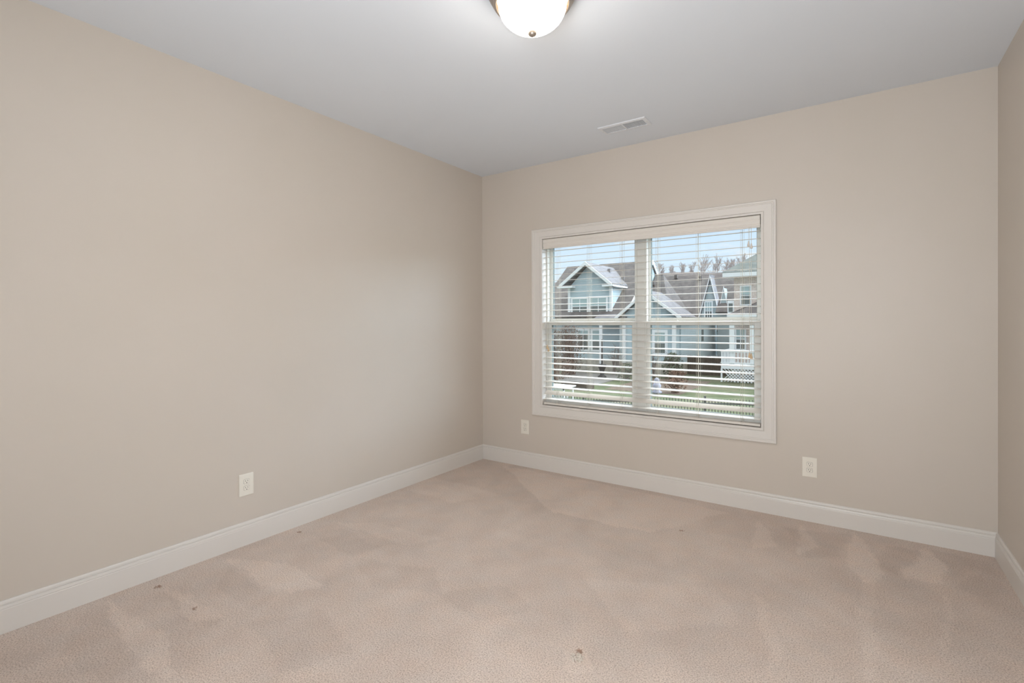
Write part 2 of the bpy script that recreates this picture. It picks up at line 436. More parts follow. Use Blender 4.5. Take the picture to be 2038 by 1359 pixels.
NAP_POLYS = [
    ([(2.449, -0.131), (2.495, -0.645), (2.622, -0.543)], 0.35),
    ([(2.698, -0.084), (2.704, -0.595), (2.816, -0.411)], 0.40),
    ([(2.992, -0.053), (2.94, -0.528), (3.02, -0.764), (3.11, -0.58), (3.083, -0.358)], 0.42),
    ([(3.317, -0.084), (3.192, -0.586), (3.337, -0.576), (3.399, -0.284)], 0.40),
    ([(3.012, -0.71), (3.063, -0.675), (3.067, -1.578), (3.007, -1.62)], 0.22),
    ([(2.581, -1.178), (2.636, -1.194), (2.758, -1.592), (2.748, -1.798), (2.709, -1.626)], 0.25),
    ([(3.34, -0.685), (3.371, -0.691), (3.316, -1.21), (3.29, -1.228)], 0.25),
    ([(2.613, -0.219), (2.755, -0.619), (2.893, -0.525), (2.985, -0.103)], -0.25),
    ([(3.131, -0.172), (3.086, -0.498), (3.179, -0.564), (3.3, -0.135)], -0.25),
    ([(3.342, -0.106), (3.411, -0.437), (3.606, -0.108)], -0.20),
    ([(3.595, -0.116), (3.395, -0.565), (3.498, -0.604), (3.598, -0.482)], -0.20),
    ([(0.048, -2.991), (0.573, -2.926), (0.912, -3.028), (0.765, -3.081), (0.477, -3.041)], 0.35),
    ([(0.052, -3.039), (0.14, -3.004), (0.699, -3.075), (0.718, -3.19), (0.38, -3.223)], -0.15),
    ([(0.115, -2.78), (0.55, -2.723), (0.669, -2.746), (0.571, -2.827)], 0.30),
    ([(0.281, -2.816), (0.576, -2.846), (0.738, -2.778), (0.581, -2.727)], -0.20),
    ([(0.065, -2.442), (0.718, -2.479), (0.787, -2.32), (0.516, -2.288)], 0.38),
    ([(0.236, -2.479), (0.678, -2.507), (0.714, -2.635), (0.349, -2.62)], -0.22),
    ([(0.151, -1.991), (0.268, -1.818), (0.708, -1.866), (0.666, -2.046)], -0.20),
    ([(0.172, -1.786), (0.78, -1.776), (0.931, -1.591), (0.419, -1.617)], 0.25),
    ([(-0.234, -1.056), (-0.069, -0.696), (0.768, -0.74), (0.557, -1.077)], 0.20),
    ([(0.293, -0.08), (1.72, -0.092), (2.268, -0.146), (1.949, -0.765), (1.263, -0.831)], 0.35),  # nap patch below the window, also lifted to brighten the far carpet
    ([(1.836, -1.514), (2.413, -1.237), (2.59, -1.467), (2.2, -1.819)], 0.18),
    ([(2.027, -2.075), (2.086, -2.016), (2.183, -2.125), (2.083, -2.177)], 0.30),
    ([(1.335, -2.03), (1.523, -1.788), (1.767, -1.89), (1.611, -2.137)], -0.20),
    ([(0.81, -2.686), (0.963, -2.441), (1.341, -2.564), (1.218, -2.786)], -0.20),
    ([(0.666, -2.046), (1.12, -1.875), (1.335, -2.03), (1.015, -2.193)], -0.22),
]
floor = struct(build_floor(), 'wall-to-wall beige cut-pile carpet with vacuum marks', 'carpet floor')
sub = MB().box(-0.15, W + 0.15, -L - 0.15, 0.15, -0.25, -0.004).build('floor_slab', mat('subfloor', srgb(150, 140, 120)))
struct(sub, 'subfloor under the beige carpet', 'floor')

T = 0.15
o = MB().box(-T, 0, -L - T, T, -0.004, H).build('wall_left', M['wall']); struct(o, 'beige painted left wall with one outlet', 'wall')
o = MB().box(W, W + T, -L - T, T, -0.004, H).build('wall_right', M['wall']); struct(o, 'narrow strip of beige wall at right edge', 'wall')
jt = 0.014
b = MB(); b.box(0, WX0 - jt, 0, T, -0.004, H); b.box(WX1 + jt, W, 0, T, -0.004, H)
b.box(WX0 - jt, WX1 + jt, 0, T, -0.004, WZ0 - jt); b.box(WX0 - jt, WX1 + jt, 0, T, WZ1 + jt, H)
o = b.build('wall_back', M['wall']); struct(o, 'beige painted wall around the window', 'wall')
# wall behind the camera with a doorway, and the short hall beyond it
DX0, DX1, DZ = 2.27, 3.17, 2.05
b = MB(); b.box(0, DX0, -L - 0.12, -L, -0.004, H); b.box(DX1, W, -L - 0.12, -L, -0.004, H); b.box(DX0, DX1, -L - 0.12, -L, DZ, H)
o = b.build('wall_front', M['wall']); struct(o, 'beige wall with a doorway behind the camera', 'wall')
b = MB(); b.box(1.2, 1.3, -6.0, -L - 0.15, -0.004, H); b.box(4.1, 4.2, -6.0, -L - 0.15, -0.004, H); b.box(1.2, 4.2, -6.1, -6.0, -0.004, H)
b.box(1.2, 4.2, -6.1, -L - 0.15, H, H + 0.1); b.box(1.2, 4.2, -6.1, -L - 0.15, -0.2, -0.004)
b.box(W + T, 4.2, -L - 0.15, -L - 0.05, -0.004, H)
o = b.build('wall_hall', M['wall']); struct(o, 'hall walls beyond the doorway', 'wall')

# ceiling with a hole for the register
VX0, VX1, VY0, VY1 = 1.470, 1.765, -0.450, -0.345
b = MB(); b.box(-T, VX0, -L - T, T, H, H + 0.12); b.box(VX1, W + T, -L - T, T, H, H + 0.12)
b.box(VX0, VX1, -L - T, VY0, H, H + 0.12); b.box(VX0, VX1, VY1, T, H, H + 0.12)
o = b.build('ceiling', M['ceiling']); struct(o, 'smooth white painted ceiling', 'ceiling')

# baseboards
BP = [(0, 0), (0.015, 0), (0.015, 0.099), (0.0135, 0.103), (0.0145, 0.106), (0.012, 0.1165), (0.0075, 0.1185), (0.0075, 0.1215), (0.011, 0.1235), (0.0095, 0.131), (0.005, HB), (0, HB)]
def base_run(name, pts, ins, label):
    b = MB()
    b.prism(pts, ins)
    o = b.build(name, M['trim']); struct(o, label, 'baseboard'); return o
def mitre(prof, a, bb, nx, ny, m0, m1):
    """baseboard from a to bb; nx,ny points into the room; m0/m1 shorten the ends by the thickness (inside mitre)"""
    a = Vector((a[0], a[1], 0)); bb = Vector((bb[0], bb[1], 0)); d = (bb - a).normalized(); n = Vector((nx, ny, 0)); k = len(prof)
    vs = [a + n * t + d * (t * m0) + Vector((0, 0, z)) for t, z in prof] + [bb + n * t - d * (t * m1) + Vector((0, 0, z)) for t, z in prof]
    fs = [tuple(range(k)), tuple(range(k, 2 * k))] + [(i, (i + 1) % k, k + (i + 1) % k, k + i) for i in range(k)]
    return MB().add(vs, fs)
struct(mitre(BP, (0, -L), (0, 0), 1, 0, 1, 1).build('baseboard_left', M['trim']), 'white moulded baseboard along left wall', 'baseboard')
struct(mitre(BP, (0, 0), (W, 0), 0, -1, 1, 1).build('baseboard_back', M['trim']), 'white moulded baseboard below the window', 'baseboard')
struct(mitre(BP, (W, 0), (W, -L), -1, 0, 1, 1).build('baseboard_right', M['trim']), 'white moulded baseboard along right wall', 'baseboard')
struct(mitre(BP, (DX0 - 0.09, -L), (0, -L), 0, 1, 0, 1).build('baseboard_front', M['trim']), 'white moulded baseboard behind the camera', 'baseboard')

# ------------------------------------------------------------------ window
# picture-frame casing
CP = [(0.0, 0.0), (0.0, 0.017), (0.004, 0.020), (0.016, 0.020), (0.020, 0.016), (0.026, 0.0165), (0.030, 0.013), (0.082, 0.0105), (0.085, 0.006), (0.088, 0.0105), (0.102, 0.010), (0.1045, 0.007), (0.1045, 0.0)]
cx0, cx1, cz0, cz1 = 0.578, 2.548, 0.4855, 2.154
def casing_prof(outer_w):
    return [(d * outer_w / 0.1045, t) for d, t in CP]
# frame widths differ slightly left/right vs top/bottom; build around the opening with one width
b = MB()
wdt = [WX0 - cx0, cx1 - WX1, WZ0 - cz0, cz1 - WZ1]
n = len(CP); vs = []
for (xo, zo, sx, sz, wx, wz) in ((cx0, cz0, 1, 1, wdt[0], wdt[2]), (cx1, cz0, -1, 1, wdt[1], wdt[2]), (cx1, cz1, -1, -1, wdt[1], wdt[3]), (cx0, cz1, 1, -1, wdt[0], wdt[3])):
    for d, t in CP: vs.append((xo + sx * d * wx / 0.1045, -t - 0.0004, zo + sz * d * wz / 0.1045))
fs = [(c * n + i, ((c + 1) % 4) * n + i, ((c + 1) % 4) * n + (i + 1) % n, c * n + (i + 1) % n) for c in range(4) for i in range(n)]
b.add(vs, fs)
o = b.build('trim_1', M['trim']); struct(o, 'white moulded picture-frame casing around the window', 'window casing')
# jamb liner
b = MB()
b.box(WX0 - jt, WX0, 0.0, T, WZ0 - jt, WZ1 + jt); b.box(WX1, WX1 + jt, 0.0, T, WZ0 - jt, WZ1 + jt)
b.box(WX0, WX1, 0.0, T, WZ0 - jt, WZ0); b.box(WX0, WX1, 0.0, T, WZ1, WZ1 + jt)
o = b.build('trim_2', M['trim']); struct(o, 'white jamb boards lining the window opening', 'window jamb')

MXL, MXR = 1.533, 1.602           # mullion edges
def sash(x0, x1, z0, z1, y0, y1, wl, wr, wb, wt, parent, pane_label=None):
    g = 0.008
    b = MB(); b.box(x0, x0 + wl, y0, y1, z0, z1); b.box(x1 - wr, x1, y0, y1, z0, z1)
    b.box(x0 + wl, x1 - wr, y0, y1, z0, z0 + wb); b.box(x0 + wl, x1 - wr, y0, y1, z1 - wt, z1)
    ax0, ax1, az0, az1 = x0 + wl, x1 - wr, z0 + wb, z1 - wt
    s = b.build('sash_frame', M['vinyl'], parent, 0.002, 1)
    ym = (y0 + y1) / 2
    b = MB(); b.box(ax0 - 0.004, ax1 + 0.004, ym - 0.0015, ym + 0.0015, az0 - 0.004, az1 + 0.004)
    p = b.build('pane', M['glass'], s)
    b = MB(); q = 0.0022      # dark glazing gasket round the pane, added to cover over-bright sash edges
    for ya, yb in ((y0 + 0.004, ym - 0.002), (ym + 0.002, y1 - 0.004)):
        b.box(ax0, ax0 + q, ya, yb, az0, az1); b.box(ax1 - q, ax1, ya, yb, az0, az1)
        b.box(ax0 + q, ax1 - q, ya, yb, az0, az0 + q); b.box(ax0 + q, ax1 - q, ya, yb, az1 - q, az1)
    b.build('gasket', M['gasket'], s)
    return s
def window_unit(name, x0, x1, sl, sr, label):
    r = thing(name, ((x0 + x1) / 2, 0.11, WZ0), label, 'window', None, 'structure')
    # track frame
    b = MB(); fw = 0.014
    b.box(x0, x0 + fw, 0.066, T, WZ0, WZ1); b.box(x1 - fw, x1, 0.066, T, WZ0, WZ1)
    b.box(x0 + fw, x1 - fw, 0.066, T, WZ1 - fw, WZ1); b.box(x0 + fw, x1 - fw, 0.066, T, WZ0, WZ0 + 0.018)
    b.build('window_track', M['vinyl'], r, 0.0015, 1)
    lo = sash(x0 + fw, x1 - fw, WZ0 + 0.018, 1.3265, 0.070, 0.106, sl[0], sr[0], 0.042, 0.030, r)
    lo.name = 'lower_sash'
    up = sash(x0 + fw, x1 - fw, 1.311, WZ1 - fw, 0.112, 0.146, sl[1], sr[1], 0.043, 0.05, r)
    up.name = 'upper_sash'
    for k in (0.27, 0.73):
        xx = x0 + (x1 - x0) * k
        b = MB(); b.box(xx - 0.028, xx + 0.028, 0.073, 0.094, 1.3266, 1.333); b.box(xx - 0.006, xx + 0.024, 0.078, 0.086, 1.333, 1.341)
        b.build('sash_lock', M['vinyl'], r, 0.001, 1)
    return r
window_unit('window_1', WX0, MXL, (0.038, 0.028), (0.028, 0.020), 'left white double-hung window in the mulled pair')
window_unit('window_2', MXR, WX1, (0.028, 0.018), (0.040, 0.028), 'right white double-hung window in the mulled pair')
b = MB(); b.box(MXL, MXR, 0.0685, T, WZ0, WZ1)
o = b.build('trim_3', M['vinyl'], None, 0.002, 1); struct(o, 'white mullion post between the two windows', 'window mullion')

# ------------------------------------------------------------------ window blind
BX0, BX1 = 0.6905, 2.4445
bl = thing('window_blind', ((BX0 + BX1) / 2, 0.036, WZ1), 'white horizontal faux-wood blind, lowered with slats open, inside the window', 'window blind')
# valance with a moulded face
VP = [(0.012, 2.0625), (0.0015, 2.0625), (-0.0015, 2.058), (-0.0015, 2.034), (0.0015, 2.030), (0.0015, 2.024), (0.0, 2.020), (0.0, 2.003), (0.003, 1.998), (0.003, 1.990), (-0.0005, 1.986), (0.0015, 1.977), (0.012, 1.977)]
b = MB(); b.prism([(BX0 - 0.002, y, z) for y, z in VP], (BX1 - BX0 + 0.004, 0, 0)); b.build('valance', M['blind'], bl)
b = MB(); b.box(BX0 + 0.002, BX1 - 0.002, 0.014, 0.062, 2.006, 2.056); b.build('headrail', M['blind'], bl, 0.002, 1)
SL_D, SL_T, PITCH, Z_TOP = 0.056, 0.0030, 0.0528, 1.957
YC = 0.036
def slat_mesh(tilt):
    """one slat; the room edge hangs lower by the tilt; gently rounded long edges"""
    h, t = SL_D / 2, SL_T / 2
    sec = [(-h, 0), (-h + 0.0008, t), (-h + 0.003, t), (h - 0.003, t), (h - 0.0008, t), (h, 0), (h - 0.0008, -t), (h - 0.003, -t), (-h + 0.003, -t), (-h + 0.0008, -t)]
    c, s = math.cos(tilt), math.sin(tilt)
    return [(u * c - w * s, u * s + w * c) for u, w in sec]
NSL = 26
for i in range(NSL):
    z = Z_TOP - PITCH * i
    tilt = math.radians(6.0 + 0.5 * math.sin(i * 1.7))
    if i == 24: tilt = math.radians(31); z += 0.004
    sec = slat_mesh(tilt)
    b = MB(); b.prism([(BX0 + 0.0006 * math.sin(i * 2.3), YC + y, z + w) for y, w in sec], (BX1 - BX0, 0, 0))
    s = b.build('slat', M['blind'], bl)
    if i == 24: s['label'] = 'slat tipped steeper than the others'
b = MB(); b.prism([(BX0, YC - 0.028 + y, 0.588 + z) for y, z in ((0, 0.002), (0.003, 0), (0.053, 0), (0.056, 0.002), (0.056, 0.015), (0.052, 0.018), (0.004, 0.018), (0, 0.015))], (BX1 - BX0, 0, 0))
b.build('bottom_rail', M['blind'], bl)
for x in (0.826, 1.127, 1.422, 1.717, 2.022, 2.327):
    b = MB()
    for dx, y in ((-0.006, YC - 0.0305), (0.006, YC - 0.0305), (-0.006, YC + 0.0305), (0.006, YC + 0.0305)):
        b.tube([(x + dx, y, 0.600), (x + dx, y, 2.02)], 0.0009, 5)
    b.tube([(x, YC, 0.600), (x, YC, 2.02)], 0.0008, 5)
    for i in range(NSL):      # ladder rungs under each slat
        z = Z_TOP - PITCH * i
        b.tube([(x - 0.006, YC - 0.0305, z - 0.0062), (x - 0.006, YC + 0.0305, z + 0.0006)], 0.0006, 4)
    b.build('ladder_cord', M['cord'], bl)
    b = MB(); b.lathe((x, YC - 0.006, 0.588), [(0.0, -0.004), (0.004, -0.004), (0.006, -0.0005), (0.006, 0.001)], 12); b.build('rail_button', M['blind'], bl)
def tassel(parent, x, y, z, mt):
    b = MB(); b.lathe((x, y, z), [(0.0, 0.020), (0.0035, 0.020), (0.0045, 0.012), (0.0085, -0.004), (0.009, -0.014), (0.007, -0.017), (0.0, -0.017)], 14)
    return b.build('tassel', mt, parent)
# pull cords hang in front of the slats near both ends
def pull(xs, ztop, zb, mt, name='lift_cord'):
    b = MB()
    for k, x in enumerate(xs):
        b.tube([(x, -0.0035, ztop), (x + 0.001, -0.005, (ztop + zb[k]) / 2), (x, -0.005, zb[k] + 0.018)], 0.0011, 5)
    c = b.build(name, M['cord'], bl)
    for k, x in enumerate(xs): tassel(c, x, -0.005, zb[k], mt)
pull((2.374, 2.392), 1.985, (1.866, 1.850), M['blind'], 'tilt_cord')
pull((2.379, 2.391), 1.985, (1.084, 1.078), M['wood_tassel'])
pull((0.734, 0.747), 1.985, (1.102, 1.080), M['wood_tassel'])

# ------------------------------------------------------------------ ceiling light
LX, LY = 1.8576, -2.0233
cl = thing('ceiling_light', (LX, LY, H), 'round flush-mount ceiling light with glowing frosted bowl and nickel rim', 'ceiling light')
# stepped nickel pan
prof = [(0.0, 0.0), (0.190, 0.0), (0.195, -0.004), (0.195, -0.012), (0.190, -0.017), (0.184, -0.018), (0.187, -0.022), (0.187, -0.028), (0.182, -0.033), (0.175, -0.034), (0.178, -0.038), (0.178, -0.044), (0.173, -0.049), (0.166, -0.050), (0.169, -0.054), (0.169, -0.060), (0.164, -0.066), (0.158, -0.070), (0.153, -0.069), (0.151, -0.045), (0.0, -0.040)]
MB().lathe((LX, LY, H), prof, 72).build('lamp_pan', M['nickel'], cl)
prof = []
for i in range(17):
    a = i / 16 * PI / 2
    prof.append((0.1475 * math.cos(a) if i < 16 else 0.0, -0.060 - 0.119 * math.sin(a)))
prof = [(0.146, -0.052)] + prof
MB().lathe((LX, LY, H), prof, 72).build('glass_bowl', M['lamp_glass'], cl)
fin = [(0.0, -0.177), (0.006, -0.1785), (0.0065, -0.1815), (0.0135, -0.183), (0.0165, -0.187), (0.0165, -0.1915), (0.0135, -0.197), (0.007, -0.2015), (0.0, -0.203)]
MB().lathe((LX, LY, H), fin, 28).build('finial', M['nickel'], cl)

# ------------------------------------------------------------------ ceiling register
vr = thing('ceiling_vent', (1.617, -0.3975, H), 'white rectangular louvred air register in ceiling near the window', 'ceiling vent')
fx0, fx1, fy0, fy1 = 1.440, 1.795, -0.475, -0.320
b = MB(); n = 4
fp = [(0.0, 0.0), (0.0, 0.0025), (0.004, 0.0065), (0.024, 0.0085), (0.0255, 0.0085), (0.0255, 0.0)]
vs = []
for (xo, yo, sx, sy) in ((fx0, fy0, 1, 1), (fx1, fy0, -1, 1), (fx1, fy1, -1, -1), (fx0, fy1, 1, -1)):
    for d, t in fp: vs.append((xo + sx * d, yo + sy * d, H - t - 0.0002))
n = len(fp)
b.add(vs, [(c * n + i, ((c + 1) % 4) * n + i, ((c + 1) % 4) * n + (i + 1) % n, c * n + (i + 1) % n) for c in range(4) for i in range(n)])
b.box(1.610, 1.624, fy0 + 0.0255, fy1 - 0.0255, H - 0.0085, H - 0.0002)
b.build('vent_frame', M['vent'], vr)
def louvres(x0, x1, lean, name_label):
    b = MB(); k = 13
    for i in range(k):
        x = x0 + (x1 - x0) * (i + 0.5) / k; dx = lean * 0.006
        b.prism([(x - dx - 0.0008, fy0 + 0.0256, H - 0.008), (x - dx + 0.0008, fy0 + 0.0256, H - 0.008), (x + dx + 0.0008, fy0 + 0.0256, H + 0.010), (x + dx - 0.0008, fy0 + 0.0256, H + 0.010)], (0, fy1 - fy0 - 0.0512, 0))
    o = b.build('louvre_bank', M['vent'], vr); o['label'] = name_label
louvres(1.468, 1.609, 1.0, 'bank of nearly closed louvres')
louvres(1.625, 1.766, 0.45, 'bank of open-looking louvres')
b = MB(); b.box(VX0, VX0 + 0.001, VY0, VY1, H + 0.011, H + 0.1); b.box(VX1 - 0.001, VX1, VY0, VY1, H + 0.011, H + 0.1)
b.box(VX0, VX1, VY0, VY0 + 0.001, H + 0.011, H + 0.1); b.box(VX0, VX1, VY1 - 0.001, VY1, H + 0.011, H + 0.1); b.box(VX0, VX1, VY0, VY1, H + 0.1, H + 0.102)
b.build('duct_boot', M['duct'], vr)
for x in (1.4535, 1.7815):
    MB().lathe((x, -0.3975, H - 0.0078), [(0.0, -0.0022), (0.003, -0.002), (0.0045, 0.0), (0.0045, 0.0015)], 14).build('screw', M['screw'], vr)

# ------------------------------------------------------------------ outlets
def outlet(loc, facing, label):
    """facing: 'x' plate on the left wall, 'y' plate on the back wall. Local frame: u across, d out of the wall."""
    r = thing('wall_outlet', loc, label, 'wall outlet', None)
    def P(u, d, z):
        return (loc[0] + d, loc[1] + u, loc[2] + z) if facing == 'x' else (loc[0] + u, loc[1] - d, loc[2] + z)
    def solid(poly, d0, d1, inset=0.0, name='', m=None, parent=r):
        n = len(poly); b = MB()
        cu = sum(p[0] for p in poly) / n; cz = sum(p[1] for p in poly) / n
        ring2 = [(p[0] - inset * (1 if p[0] > cu else -1), p[1] - inset * (1 if p[1] > cz else -1)) for p in poly]
        vs = [P(u, d0, z) for u, z in poly] + [P(u, d1 - inset * 0.5, z) for u, z in poly] + [P(u, d1, z) for u, z in ring2]
        fs = [tuple(range(n))] + [tuple(range(2 * n, 3 * n))]
        for q in (0, n):
            fs += [(q + i, q + (i + 1) % n, q + n + (i + 1) % n, q + n + i) for i in range(n)]
        b.add(vs, fs)
        return b.build(name, m, parent)
    hw, hh = 0.0425, 0.0645
    pl = []
    for cx, cz, a0 in ((hw - 0.003, hh - 0.003, 0), (-hw + 0.003, hh - 0.003, 1), (-hw + 0.003, -hh + 0.003, 2), (hw - 0.003, -hh + 0.003, 3)):
        for k in range(4):
            a = (a0 + k / 3) * PI / 2; pl.append((cx + 0.003 * math.cos(a), cz + 0.003 * math.sin(a)))
    solid(pl, 0.0002, 0.0065, 0.0035, 'cover_plate', M['plastic'])
    for zc in (0.0195, -0.0195):
        poly = []
        for k in range(32):
            a = 2 * PI * k / 32; poly.append((max(-0.0165, min(0.0165, 0.0185 * math.cos(a))), zc + max(-0.0132, min(0.0132, 0.0185 * math.sin(a)))))
        rc = solid(poly, 0.0060, 0.0082, 0.0008, 'receptacle', M['plastic'])
        # thin dark gap round the receptacle face
        g = [(u * 1.06, zc + (z - zc) * 1.07) for u, z in poly]
        solid(g, 0.0060, 0.00662, 0.0, 'gap_line', M['gap'], rc)
        for du, hgt in ((-0.0063, 0.0045), (0.0063, 0.0036)):
            solid([(du - 0.0011, zc + 0.0035 - hgt), (du + 0.0011, zc + 0.0035 - hgt), (du + 0.0011, zc + 0.0035 + hgt), (du - 0.0011, zc + 0.0035 + hgt)], 0.0078, 0.00835, 0.0, 'slot', M['slot'], rc)
        c8 = [(0.0026 * math.cos(2 * PI * k / 12), zc - 0.0075 + 0.0026 * math.sin(2 * PI * k / 12)) for k in range(12)]
        solid(c8, 0.0078, 0.00835, 0.0, 'ground_hole', M['slot'], rc)
    c8 = [(0.003 * math.cos(2 * PI * k / 14), 0.003 * math.sin(2 * PI * k / 14)) for k in range(14)]
    solid(c8, 0.0062, 0.0072, 0.0004, 'screw', M['plastic'])
    return r
outlet((0, -2.290, 0.357), 'x', 'white duplex outlet on the left wall above the baseboard')
outlet((0.494, 0, 0.362), 'y', 'white duplex outlet under the window\'s left corner')
outlet((2.742, 0, 0.357), 'y', 'white duplex outlet right of the window on back wall')

# ------------------------------------------------------------------ bits on the carpet
def fuzz(x, y, rad, label, n=46, m='fuzz', seed=1):
    rnd = random.Random(seed); b = MB()
    for i in range(n):
        a = rnd.uniform(0, 2 * PI); r = rad * math.sqrt(rnd.random()); h = rnd.uniform(0.002, 0.007)
        px, py = x + r * math.cos(a), y + r * math.sin(a); d = rnd.uniform(0, 2 * PI); ln = rnd.uniform(0.006, 0.014)
        b.tube([(px, py, 0.0005), (px + ln * 0.4 * math.cos(d), py + ln * 0.4 * math.sin(d), h), (px + ln * math.cos(d + 0.5), py + ln * math.sin(d + 0.5), 0.002)], 0.0011, 4)
    return tag(b.build('carpet_fuzz', M[m]), label, 'carpet tuft')
fuzz(2.093, -2.083, 0.024, 'pale loose tuft of carpet fibre in the foreground', 90, 'fuzz', 3)
fuzz(2.085, -2.045, 0.011, 'reddish brown tuft behind the pale tuft', 26, 'fuzz_dark', 4)
fuzz(0.125, -2.79, 0.013, 'dark yarn fleck near left baseboard, nearest the camera', 14, 'fuzz_dark', 5)
fuzz(0.488, -2.776, 0.009, 'dark yarn fleck out on the carpet at lower left', 10, 'fuzz_dark', 6)
fuzz(0.111, -2.018, 0.010, 'dark yarn fleck below the left wall outlet', 10, 'fuzz_dark', 7)
fuzz(2.09, -0.641, 0.014, 'dark yarn fleck on the carpet below the window', 10, 'fuzz_dark', 8)

# ------------------------------------------------------------------ outdoors
GZ = -2.6
def build_ground():
    vs = []; fs = []; xs = [-120 + 3.0 * i for i in range(71)]; ys = [0.4] + [2.0 + 2.5 * j for j in range(52)]
    for y in ys:
        for x in xs:
            t = max(0.0, min(1.0, (y - 56) / 34)); t = t * t * (3 - 2 * t)
            z = GZ + t * 12.9 + (0.5 * noise.noise(Vector((x * 0.06, y * 0.06, 0))) * t * 3)
            vs.append((x, y, z))
    nx = len(xs)
    fs = [(j * nx + i, j * nx + i + 1, (j + 1) * nx + i + 1, (j + 1) * nx + i) for j in range(len(ys) - 1) for i in range(nx - 1)]
    return MB().add(vs, fs, True).build('ground', M['ground'])
struct(build_ground(), 'grassy yard rising to a brown wooded hill', 'ground')

def sash_window(parent, x0, x1, y, z0, z1, cols=2, fw=0.10, curtain=0.5, mid=True):
    """window on a wall that faces -y: white frame, muntins, upper blind-tinted and lower dark glass"""
    b = MB(); t = 0.06
    b.box(x0, x0 + fw, y - t, y + 0.02, z0, z1); b.box(x1 - fw, x1, y - t, y + 0.02, z0, z1)
    b.box(x0 + fw, x1 - fw, y - t, y + 0.02, z0, z0 + fw); b.box(x0 + fw, x1 - fw, y - t, y + 0.02, z1 - fw, z1)
    zm = (z0 + z1) / 2
    if mid: b.box(x0 + fw, x1 - fw, y - t + 0.01, y + 0.02, zm - 0.03, zm + 0.03)
    for c in range(1, cols):
        xx = x0 + fw + (x1 - x0 - 2 * fw) * c / cols
        b.box(xx - 0.03, xx + 0.03, y - t + 0.02, y + 0.02, z0 + fw, z1 - fw)
    f = b.build('window', M['out_white'], parent)
    zc = z1 - fw - (z1 - z0 - 2 * fw) * curtain
    MB().box(x0 + fw, x1 - fw, y - 0.02, y + 0.01, z0 + fw, zc).build('pane', M['out_glass'], f)
    if curtain > 0: MB().box(x0 + fw, x1 - fw, y - 0.02, y + 0.01, zc, z1 - fw).build('blind', M['out_curtain'], f)
    return f

# --- blue house
h1 = thing('house', (-12, 36, GZ), 'blue clapboard house with gabled dormer and grey shingle roofs, at left through the window', 'house')
ZB = -1.70
b = MB(); b.box(-7.94, -7.84 - 4.4, 33.0, 36.4, ZB, 1.72)                      # front bay under the small gable
b.box(-20.4, -7.84, 34.2, 45.8, ZB, 1.70)
b.prism([(-12.2, 33.0, 1.72), (-7.84, 33.0, 1.72), (-10.05, 33.0, 3.45)], (0, 3.2, 0))
b.build('wall', M['siding'], h1)
b = MB(); b.box(-20.5, -7.80, 33.95, 45.85, GZ, ZB); b.box(-12.3, -7.80, 32.93, 34.0, GZ, ZB); b.box(-14.3, -12.3, 33.2, 34.0, GZ, -2.0)
b.build('foundation', M['stone'], h1)
# main roof
b = MB(); b.slab((-20.6, 33.4, 1.85), (-12.0, 33.4, 1.85), (-12.0, 40.0, 6.92), (-20.6, 40.0, 6.92), 0.2)
b.slab((-12.0, 45.9, 2.2), (-20.6, 45.9, 2.2), (-20.6, 40.0, 6.92), (-12.0, 40.0, 6.92), 0.2)
for x, y, z in ((-19.2, 39.0, 6.15), (-13.1, 39.5, 6.55)):
    b.tube([(x, y, z), (x, y, z + 0.45)], 0.06, 8)
b.tube([(-12.9, 39.9, 6.8), (-12.9, 39.9, 7.5)], 0.05, 8); b.box(-13.02, -12.78, 39.85, 39.95, 7.4, 7.5)
b.build('roof', M['roof_dark'], h1)['label'] = 'dark grey main roof'
for x in (-20.4, -12.25):
    MB().prism([(x, 34.2, 1.7), (x, 45.8, 1.7), (x, 40.0, 6.6)], (0.15, 0, 0)).build('gable_wall', M['siding'], h1)
# white rake boards on the main roof's right end
b = MB()
for (ya, za), (yb_, zb_) in (((33.4, 1.90), (40.0, 6.97)), ((40.0, 6.97), (45.9, 2.25))):
    b.prism([(-12.0, ya, za), (-12.0, yb_, zb_), (-12.0, yb_, zb_ - 0.34), (-12.0, ya, za - 0.34)], (0.07, 0, 0))
b.build('fascia', M['out_white'], h1)
# low roof over the porch and right wing
b = MB(); b.slab((-14.25, 32.7, 1.72), (-11.6, 32.7, 1.72), (-11.6, 40.0, 4.2), (-14.25, 40.0, 4.2), 0.16)
b.build('roof', M['roof_light'], h1)['label'] = 'grey low porch roof'
b = MB(); b.slab((-7.5, 36.2, 1.80), (-7.5, 45.95, 1.80), (-12.0, 45.95, 2.0), (-12.0, 36.2, 2.0), 0.14); b.build('roof', M['roof_light'], h1)['label'] = 'low flat roof of the rear wing'
b = MB(); b.slab((-12.0, 36.4, 1.95), (-9.4, 36.4, 1.95), (-11.35, 41.0, 5.75), (-12.0, 41.0, 5.75), 0.12)
b.slab((-9.4, 36.4, 1.95), (-9.4, 43.2, 1.95), (-11.35, 41.01, 5.75), (-11.35, 40.99, 5.75), 0.12)
b.slab((-9.4, 43.2, 1.95), (-12.0, 43.2, 1.95), (-12.0, 41.0, 5.75), (-11.35, 41.0, 5.75), 0.12)
for x, y, z in ((-11.8, 39.6, 4.75), (-11.75, 38.2, 3.6)): b.box(x - 0.14, x + 0.14, y - 0.14, y + 0.14, z - 0.1, z + 0.3)
b.build('roof', M['roof_dark'], h1)['label'] = 'dark hipped roof of the right wing'
